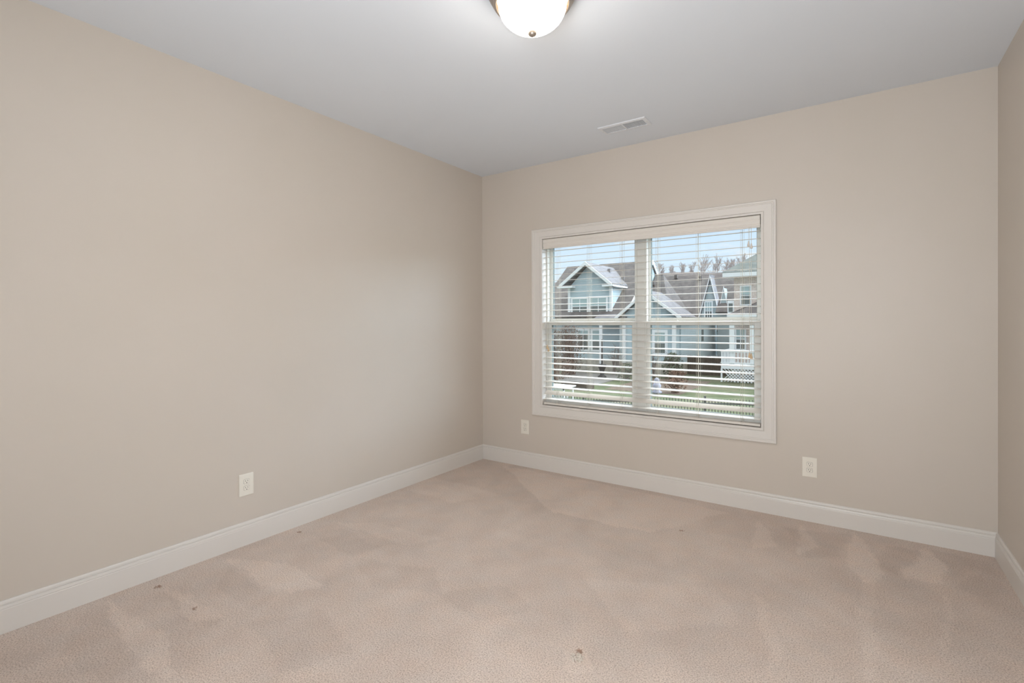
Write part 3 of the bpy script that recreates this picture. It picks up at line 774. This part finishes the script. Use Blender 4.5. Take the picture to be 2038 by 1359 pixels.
# small front gable roof
b = MB()
ap, er, el, yb = (-10.02, 3.80), (-7.35, 1.78), (-12.45, 1.80), 36.3
b.slab((er[0], 32.6, er[1]), (er[0], yb + 0.4, er[1]), (ap[0], yb, ap[1]), (ap[0], 32.6, ap[1]), 0.16)
b.slab((ap[0], 32.6, ap[1]), (ap[0], yb, ap[1]), (el[0], yb, el[1]), (el[0], 32.6, el[1]), 0.16)
b.build('roof', M['roof_light'], h1)['label'] = 'grey small gable roof'
def rake(b, x0, z0, x1, z1, y, w=0.26, t=0.10):
    b.prism([(x0, y, z0), (x1, y, z1), (x1, y, z1 - w), (x0, y, z0 - w)], (0, t, 0))
b = MB(); rake(b, el[0], el[1] - 0.02, ap[0], ap[1] - 0.02, 32.52); rake(b, ap[0], ap[1] - 0.02, er[0], er[1] - 0.02, 32.52)
b.box(-12.6, -11.6, 32.5, 33.0, 1.50, 1.66); b.box(-8.4, -7.3, 32.5, 33.0, 1.50, 1.66)
b.box(-12.3, -7.8, 32.9, 33.0, 1.52, 1.72)
b.build('fascia', M['out_white'], h1)
# dormer
b = MB(); b.prism([(-17.22, 34.0, 1.2), (-13.36, 34.0, 1.2), (-13.36, 34.0, 4.35), (-15.4, 34.0, 6.15), (-17.22, 34.0, 4.35)], (0, 5.4, 0))
b.build('dormer', M['siding'], h1)
b = MB()
da, dr, dl = (-15.43, 6.42), (-13.08, 4.52), (-17.9, 4.56)
b.slab((dr[0], 33.5, dr[1]), (dr[0], 38.5, dr[1]), (da[0], 39.6, da[1]), (da[0], 33.5, da[1]), 0.16)
b.slab((da[0], 33.5, da[1]), (da[0], 39.6, da[1]), (dl[0], 38.5, dl[1]), (dl[0], 33.5, dl[1]), 0.16)
for x, y, z in ((-14.6, 36.5, 5.75), (-13.8, 37.6, 5.1)): b.box(x - 0.12, x + 0.12, y - 0.12, y + 0.12, z - 0.1, z + 0.28)
b.build('roof', M['roof_light'], h1)['label'] = 'grey dormer roof'
b = MB(); rake(b, dl[0], dl[1], da[0], da[1], 33.42, 0.30); rake(b, da[0], da[1], dr[0], dr[1], 33.42, 0.30)
b.box(-18.05, -16.6, 33.4, 34.1, 4.30, 4.44); b.box(-13.9, -12.95, 33.4, 34.1, 4.28, 4.42)
b.box(-13.36, -13.0, 33.6, 38.2, 4.28, 4.42)
b.build('fascia', M['out_white'], h1)
for x in (-17.30, -13.50): MB().box(x, x + 0.22, 33.95, 34.1, 1.2, 4.32).build('corner_board', M['out_white'], h1)
sash_window(h1, -17.0, -15.36, 34.0, 1.95, 3.50, 2, 0.15); sash_window(h1, -15.32, -13.64, 34.0, 1.98, 3.54, 2, 0.15)
# ground floor: white posts, doors and windows
for x in (-13.82, -11.80, -7.96):
    y = 32.86 if x > -12.5 else 33.05
    MB().box(x - 0.13, x + 0.13, y - 0.08, y + 0.1, -1.75 if x > -13 else -2.4, 1.6).build('corner_board', M['out_white'], h1)
sash_window(h1, -9.62, -8.46, 33.0, -1.12, 0.80, 1, 0.20, 0.45)
sash_window(h1, -11.0, -9.66, 33.0, -1.12, 0.80, 2, 0.20, 0.25)
sash_window(h1, -16.6, -15.35, 34.2, -1.05, 0.85, 2, 0.16, 0.2); sash_window(h1, -15.25, -14.2, 34.2, -1.05, 0.85, 1, 0.16, 0.5)
b = MB(); b.box(-7.86, -7.80, 40.2, 40.8, -0.2, 0.75); b.build('window', M['out_glass'], h1)
b = MB(); b.box(-7.88, -7.79, 33.0, 45.8, ZB - 0.12, ZB + 0.02); b.build('skirt_board', M['out_white'], h1)

# --- second house behind with steep gables
h2 = thing('house', (-10, 50, GZ), 'house behind the blue one with long dark roof and one steep pale gable', 'house')
b = MB(); b.slab((-19.5, 46.2, 0.6), (-6.6, 46.2, 0.6), (-6.6, 53.0, 6.0), (-19.5, 53.0, 7.1), 0.2)
b.slab((-6.6, 59.0, 0.6), (-19.5, 59.0, 0.6), (-19.5, 53.0, 7.1), (-6.6, 53.0, 6.0), 0.2)
for x, z in ((-13.6, 6.5), (-15.9, 6.55), (-16.2, 5.0), (-11.0, 6.2)): b.box(x - 0.16, x + 0.16, 52.4, 52.7, z - 0.2, z + 0.22)
b.build('roof', M['roof_dark'], h2)
b = MB(); b.box(-19.2, -6.8, 46.8, 58.6, GZ, 1.1); b.build('wall', M['siding_pale'], h2)
def steep_gable(xa, za, xl, xr, zb, yf, yb):
    g = MB().prism([(xl, yf, zb), (xr, yf, zb), (xa, yf, za)], (0, yb - yf, 0)).build('gable_wall', M['siding_pale'], h2)
    k = 0.12
    b = MB(); b.slab((xr + k, yf - 0.2, zb), (xr + k, yb, zb), (xa, yb, za + 0.3), (xa, yf - 0.2, za + 0.3), 0.12)
    b.slab((xa, yf - 0.2, za + 0.3), (xa, yb, za + 0.3), (xl - k, yb, zb), (xl - k, yf - 0.2, zb), 0.12)
    b.build('gable_roof', M['roof_light'], h2)
    b = MB(); rake(b, xl - k, zb, xa, za + 0.31, yf - 0.25, 0.30, 0.06); rake(b, xa, za + 0.31, xr + k, zb, yf - 0.25, 0.30, 0.06); b.build('fascia', M['out_white'], h2)
    return g
steep_gable(-8.66, 5.72, -9.78, -7.72, 1.2, 47.0, 48.3)
sash_window(h2, -9.24, -8.42, 46.97, 1.5, 3.45, 3, 0.12, 0.5)

# --- small building with one gable peak, between the second house and the brick house
h4 = thing('house', (-6.1, 44.8, GZ), 'small dark-roofed building with one pale gable peak left of the brick house', 'house')
b = MB(); b.box(-7.3, -4.95, 43.7, 46.0, GZ, 2.5); b.build('wall', M['siding_pale'], h4)
b = MB(); b.slab((-7.42, 43.4, 2.3), (-4.85, 43.4, 2.3), (-4.85, 45.9, 4.35), (-7.42, 45.9, 4.35), 0.12); b.build('roof', M['roof_dark'], h4)
MB().prism([(-7.28, 44.4, 2.4), (-6.56, 44.4, 2.4), (-6.92, 44.4, 4.5)], (0, 1.3, 0)).build('gable_wall', M['siding_pale'], h4)
b = MB(); rake(b, -7.36, 2.4, -6.92, 4.66, 44.34, 0.26, 0.06); rake(b, -6.92, 4.66, -6.48, 2.4, 44.34, 0.26, 0.06); b.build('fascia', M['out_white'], h4)

# --- brick house at right
h3 = thing('house', (-0.5, 36, GZ), 'pale brick house with white trim and back porch at right of the window view', 'house')
b = MB(); b.box(-4.09, 6, 34.0, 46, GZ, 4.55); b.build('wall', M['brick'], h3)
b = MB(); b.prism([(-4.75, 33.3, 4.80), (6.6, 33.3, 4.80), (6.6, 46.7, 4.80), (-4.75, 46.7, 4.80)], (0, 0, 0.05))
b.add([(-4.75, 33.3, 4.85), (6.6, 33.3, 4.85), (6.6, 46.7, 4.85), (-4.75, 46.7, 4.85), (0.9, 39.0, 8.9), (1.2, 41.0, 8.9)], [(0, 1, 4), (1, 2, 5, 4), (2, 3, 5), (3, 0, 4, 5), (3, 2, 1, 0)])
b.build('roof', M['roof_green'], h3)['label'] = 'dark slate-grey hip roof'
b = MB(); b.box(-4.72, 6.6, 33.3, 33.9, 4.52, 4.80); b.box(-4.72, -4.1, 33.9, 46.6, 4.52, 4.80); b.build('eave', M['out_white'], h3)
sash_window(h3, -3.70, -2.95, 34.0, 2.52, 3.92, 1, 0.09, 0.45)
b = MB(); b.box(-4.55, -4.05, 34.1, 35.0, 1.9, 2.9); b.build('bay_window', M['out_white'], h3)
b = MB(); b.box(-4.47, -4.2, 34.08, 34.1, 2.1, 2.7); b.build('pane', M['out_glass'], h3)
# porch roof, deck, posts, railing, lattice
b = MB(); b.prism([(-3.95, 31.3, 1.82), (4.0, 31.3, 1.82), (4.0, 34.0, 3.6), (-1.2, 34.0, 3.3), (-3.95, 34.0, 2.1)], (0, 0, 0.08)); b.build('porch_roof', M['roof_dark'], h3)
b = MB(); b.box(-4.0, 4.1, 31.15, 31.35, 1.52, 1.86); b.box(-4.0, -3.85, 31.3, 34.0, 1.52, 1.86); b.build('porch_beam', M['out_white'], h3)
for x in (-3.74, -2.5, -0.2, 2.0):
    MB().box(x - 0.15, x + 0.15, 31.35, 31.62, -1.45, 1.55).build('porch_post', M['out_white'], h3)
b = MB(); b.box(-4.4, 4.2, 31.3, 34.0, -1.72, -1.45); b.build('deck', M['out_white'], h3)
b = MB(); b.box(-4.42, 3.8, 31.28, 31.38, -0.62, -0.52); b.box(-4.42, 3.8, 31.28, 31.38, -1.36, -1.28)
x = -4.36
while x < 3.8:
    b.box(x - 0.03, x + 0.03, 31.3, 31.36, -1.3, -0.6); x += 0.2
b.box(-4.42, -4.30, 31.3, 34.0, -0.62, -0.52)
y = 31.5
while y < 34: b.box(-4.39, -4.33, y - 0.03, y + 0.03, -1.45, -0.6); y += 0.16
b.build('porch_railing', M['out_white'], h3)
b = MB(); s = 0.2
k = -40
for k in range(-6, 46):
    x = -4.4 + k * s
    for sg in (1, -1):
        xa, xb = (x, x + 0.88) if sg == 1 else (x + 0.88, x)
        pts = []
        za, zb_ = GZ + 0.02, -1.72
        # clip the strip to the deck width
        if min(xa, xb) < -4.4 or max(xa, xb) > 4.2: continue
        b.prism([(xa - 0.035, 31.33 + 0.012 * sg, za), (xa + 0.035, 31.33 + 0.012 * sg, za), (xb + 0.035, 31.33 + 0.012 * sg, zb_), (xb - 0.035, 31.33 + 0.012 * sg, zb_)], (0, 0.012, 0))
b.box(-4.42, -4.32, 31.3, 31.4, GZ, -1.72)
b.build('lattice', M['out_white'], h3)
sash_window(h3, -4.02, -3.3, 33.98, -0.6, 0.95, 2, 0.09, 0.5); 
sash_window(h3, -2.6, -1.6, 33.98, -1.4, 0.95, 2, 0.09, 0.0)

# --- back-yard fence (black metal pickets)
fa, fb = Vector((-9.5, 11.4, GZ)), Vector((4.5, 17.6, GZ))
fd = (fb - fa).normalized(); fl = (fb - fa).length
fen = thing('picket_fence', (fa + fb) / 2, 'long dark metal picket fence across the lawn at the bottom of the window', 'fence')
b = MB()
nrm = Vector((-fd.y, fd.x, 0))
def fbox(b, s0, s1, d, z0, z1):
    b.prism([fa + fd * s0 - nrm * d + Vector((0, 0, z0)), fa + fd * s1 - nrm * d + Vector((0, 0, z0)), fa + fd * s1 + nrm * d + Vector((0, 0, z0)), fa + fd * s0 + nrm * d + Vector((0, 0, z0))], (0, 0, z1 - z0))
s = 0.06
while s < fl:
    fbox(b, s - 0.012, s + 0.012, 0.010, 0.08, 1.17); s += 0.105
b.build('pickets', M['fence_metal'], fen)
b = MB(); fbox(b, 0, fl, 0.018, 0.98, 1.03); fbox(b, 0, fl, 0.018, 0.16, 0.21); b.build('fence_rail', M['fence_metal'], fen)
for k in range(8):
    s = 0.03 + k * (fl - 0.06) / 7
    b = MB(); fbox(b, s - 0.035, s + 0.035, 0.035, 0, 1.27); b.build('fence_post', M['fence_metal'], fen)

# --- brown wooden fence between the houses
wf = thing('privacy_fence', (-5.9, 34.8, GZ), 'low dark brown board fence between blue house and brick porch', 'fence')
b = MB(); x = -7.6
while x < -4.6: b.box(x, x + 0.135, 35.0, 35.03, GZ + 0.02, GZ + 1.45 + 0.02 * math.sin(x * 9)); x += 0.145
b.build('fence_boards', M['wood_dark'], wf)
b = MB(); b.box(-7.6, -4.55, 35.03, 35.1, GZ + 0.35, GZ + 0.45); b.box(-7.6, -4.55, 35.03, 35.1, GZ + 1.05, GZ + 1.15); b.build('fence_rail', M['wood_dark'], wf)

# --- trees and shrubs
def tree_mb(b, base, h, rnd, r0, spread=0.5, levels=4, sides=4, rmin=0.0):
    def grow(p, d, ln, r, lv):
        q = p + d * ln * 0.5 + Vector((rnd.uniform(-1, 1), rnd.uniform(-1, 1), 0)) * ln * 0.06; e = p + d * ln
        b.tube([p, q, e], [max(r, rmin), max(r * 0.8, rmin), max(r * 0.6, rmin)], sides, True, False)
        if lv == 0: return
        k = 3 if lv > 1 else 4
        for i in range(k + (1 if lv == levels else 0)):
            t = rnd.uniform(0.35, 1.0) if i else 1.0
            s = p + (e - p) * t
            nd = (d + Vector((rnd.uniform(-1, 1), rnd.uniform(-1, 1), rnd.uniform(-0.25, 0.7))) * spread * (1.25 if i else 0.5)).normalized()
            grow(s, nd, ln * rnd.uniform(0.58, 0.8), r * (0.62 if i else 0.68), lv - 1)
    grow(Vector(base), Vector((rnd.uniform(-.08, .08), rnd.uniform(-.08, .08), 1)).normalized(), h * 0.36, r0, levels)
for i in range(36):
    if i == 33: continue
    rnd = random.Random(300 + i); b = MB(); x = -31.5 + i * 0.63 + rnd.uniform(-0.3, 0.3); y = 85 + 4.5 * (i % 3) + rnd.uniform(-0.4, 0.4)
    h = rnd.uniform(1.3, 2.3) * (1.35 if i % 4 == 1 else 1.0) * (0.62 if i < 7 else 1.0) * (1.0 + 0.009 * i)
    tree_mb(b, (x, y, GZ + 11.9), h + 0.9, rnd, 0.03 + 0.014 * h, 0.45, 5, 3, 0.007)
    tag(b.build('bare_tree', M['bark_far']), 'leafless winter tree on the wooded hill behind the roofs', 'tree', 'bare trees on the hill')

def twig_shrub(name, x, y, h, w, m, leaf, label, seed, nst=26, nleaf=240, lsize=0.10, cat='shrub'):
    rnd = random.Random(seed); GZ = -2.555
    r = thing(name, (x, y, GZ), label, cat)
    b = MB()
    for i in range(nst):
        a = rnd.uniform(0, 2 * PI); e = rnd.uniform(0.1, 1.0)
        p = Vector((x + rnd.uniform(-.15, .15) * w, y + rnd.uniform(-.15, .15) * w, GZ)); q = Vector((x + math.cos(a) * w * 0.5 * e, y + math.sin(a) * w * 0.5 * e, GZ + h * rnd.uniform(0.6, 1.0)))
        mid = p.lerp(q, 0.5) + Vector((rnd.uniform(-.1, .1), rnd.uniform(-.1, .1), 0.1)) * w
        b.tube([p, mid, q], [0.028, 0.018, 0.008], 4, True, False)
        for k in range(4):
            s = mid.lerp(q, rnd.random()); d = Vector((rnd.uniform(-1, 1), rnd.uniform(-1, 1), rnd.uniform(0, 1))).normalized() * h * 0.22
            b.tube([s, s + d], [0.012, 0.006], 3, True, False)
    b.build('stems', m, r)
    if nleaf:
        b = MB()
        for i in range(nleaf):
            a = rnd.uniform(0, 2 * PI); u = rnd.random() ** 0.5; zz = rnd.uniform(0.12, 1.0)
            rr = w * 0.5 * u * math.sqrt(max(0.05, 1 - (2 * zz - 0.9) ** 2 * 0.8))
            c = Vector((x + rr * math.cos(a), y + rr * math.sin(a), GZ + h * zz))
            n1 = Vector((rnd.uniform(-1, 1), rnd.uniform(-1, 1), rnd.uniform(-1, 1))).normalized(); n2 = n1.orthogonal().normalized(); n3 = n1.cross(n2)
            s = lsize * rnd.uniform(0.6, 1.3)
            b.add([c - n2 * s, c + n3 * s * 0.45, c + n2 * s, c - n3 * s * 0.45], [(0, 1, 2, 3)])
        b.build('foliage', leaf, r)
    return r
twig_shrub('winter_tree', -14.9, 29.6, 3.7, 2.6, M['twig_red'], M['leaf_tan'], 'tall brown twiggy tree in front of blue house windows at far left', 11, 70, 900, 0.09, 'tree')
twig_shrub('winter_tree', -17.6, 31.6, 3.5, 2.4, M['twig_red'], M['leaf_tan'], 'second brown twiggy tree, at the left edge of the window view', 12, 60, 700, 0.09, 'tree')
twig_shrub('winter_shrub', -14.2, 26.2, 1.5, 3.4, M['twig_red'], M['leaf_tan'], 'wide low tan shrub below the twiggy trees at left', 13, 40, 500, 0.09)
twig_shrub('evergreen_shrub', -7.7, 31.6, 1.75, 1.5, M['bark'], M['leaf_dark'], 'dark green bush against the blue house\'s front corner', 14, 26, 620, 0.10)
twig_shrub('flowering_shrub', -6.5, 28.6, 0.8, 1.5, M['twig_red'], M['leaf_russet'], 'low russet shrub in front of the dark green bush', 15, 26, 320, 0.08)
twig_shrub('flowering_shrub', -5.3, 24.2, 0.75, 1.3, M['twig_red'], M['leaf_russet'], 'russet leafy shrub beside the pale garden ornament', 16, 26, 320, 0.07)
twig_shrub('winter_shrub', -9.0, 31.3, 2.0, 1.0, M['bark'], M['leaf_tan'], 'slender bare shrub before the blue house\'s white door', 17, 16, 0)
twig_shrub('winter_shrub', -12.0, 31.6, 2.2, 1.6, M['bark'], M['leaf_tan'], 'bare branching shrub beside the white post of the blue house', 18, 18, 0)
twig_shrub('winter_shrub', -9.9, 28.6, 1.1, 1.6, M['bark'], M['leaf_dark'], 'dull green shrub right of the paved patio', 19, 24, 300, 0.08)

# --- garden things
b = MB(); b.box(-15.5, -10.6, 24.6, 31.5, GZ - 0.02, GZ + 0.05); tag(b.build('patio', M['concrete']), 'pale concrete patio behind the lawn at left', 'patio', None, 'structure')
b = MB(); b.box(-9.3, -4.9, 23.6, 31.0, GZ - 0.05, GZ + 0.012); tag(b.build('garden_bed', M['mulch']), 'dark mulch bed with shrubs in the middle of the lawn', 'garden bed', None, 'stuff')
rb = thing('raised_bed', (-10.7, 22.8, GZ), 'dark wooden raised bed box on the lawn by the patio', 'raised bed')
b = MB(); b.box(-11.6, -9.9, 22.4, 22.46, GZ, GZ + 0.35); b.box(-11.6, -9.9, 23.4, 23.46, GZ, GZ + 0.35); b.box(-11.6, -11.54, 22.46, 23.4, GZ, GZ + 0.35); b.box(-9.96, -9.9, 22.46, 23.4, GZ, GZ + 0.35)
b.build('box_frame', M['wood_dark'], rb)
MB().box(-11.54, -9.96, 22.46, 23.4, GZ, GZ + 0.28).build('soil', M['mulch'], rb)
# white garden table
gt = thing('garden_table', (-9.5, 18.3, GZ), 'white garden table at the lower left of the window view', 'garden table')
b = MB(); b.box(-10.6, -8.75, 17.7, 18.9, GZ + 0.70, GZ + 0.76)
b.build('tabletop', M['out_white'], gt, 0.01, 1)
b = MB(); b.box(-10.5, -8.85, 17.8, 17.84, GZ + 0.6, GZ + 0.70); b.box(-10.5, -8.85, 18.76, 18.8, GZ + 0.6, GZ + 0.70); b.box(-10.5, -8.85, 18.27, 18.33, GZ + 0.18, GZ + 0.24); b.build('table_apron', M['out_white'], gt)
for x in (-10.5, -8.91):
    for y in (17.8, 18.74): MB().box(x, x + 0.06, y, y + 0.06, GZ, GZ + 0.70).build('leg', M['out_white'], gt)
# pole with planter foot
gp = thing('garden_pole', (-11.95, 29.1, GZ), 'tall black pole with flared foot in front of the blue wall', 'garden pole')
MB().tube([(-11.95, 29.1, GZ + 0.7), (-11.95, 29.1, GZ + 2.75)], 0.055, 8).build('pole', M['black_metal'], gp)
MB().lathe((-11.95, 29.1, GZ), [(0.0, 0.05), (0.30, 0.05), (0.32, 0.12), (0.14, 0.22), (0.16, 0.5), (0.26, 0.75), (0.34, 0.95), (0.20, 1.0), (0.0, 1.0)], 16).build('pole_foot', M['black_metal'], gp)
# ornament
og = thing('garden_ornament', (-6.05, 23.3, GZ), 'small pale lavender garden figure standing at the mulch bed', 'garden ornament')
MB().lathe((-6.05, 23.3, GZ), [(0.0, 0.06), (0.26, 0.06), (0.27, 0.14), (0.17, 0.20), (0.20, 0.34), (0.24, 0.48), (0.16, 0.60), (0.08, 0.64), (0.0, 0.64)], 16).build('figure_body', M['ornament'], og)
MB().lathe((-6.05, 23.3, GZ), [(0.0, 0.62), (0.08, 0.64), (0.14, 0.74), (0.12, 0.84), (0.05, 0.90), (0.0, 0.90)], 14).build('figure_head', M['ornament'], og)
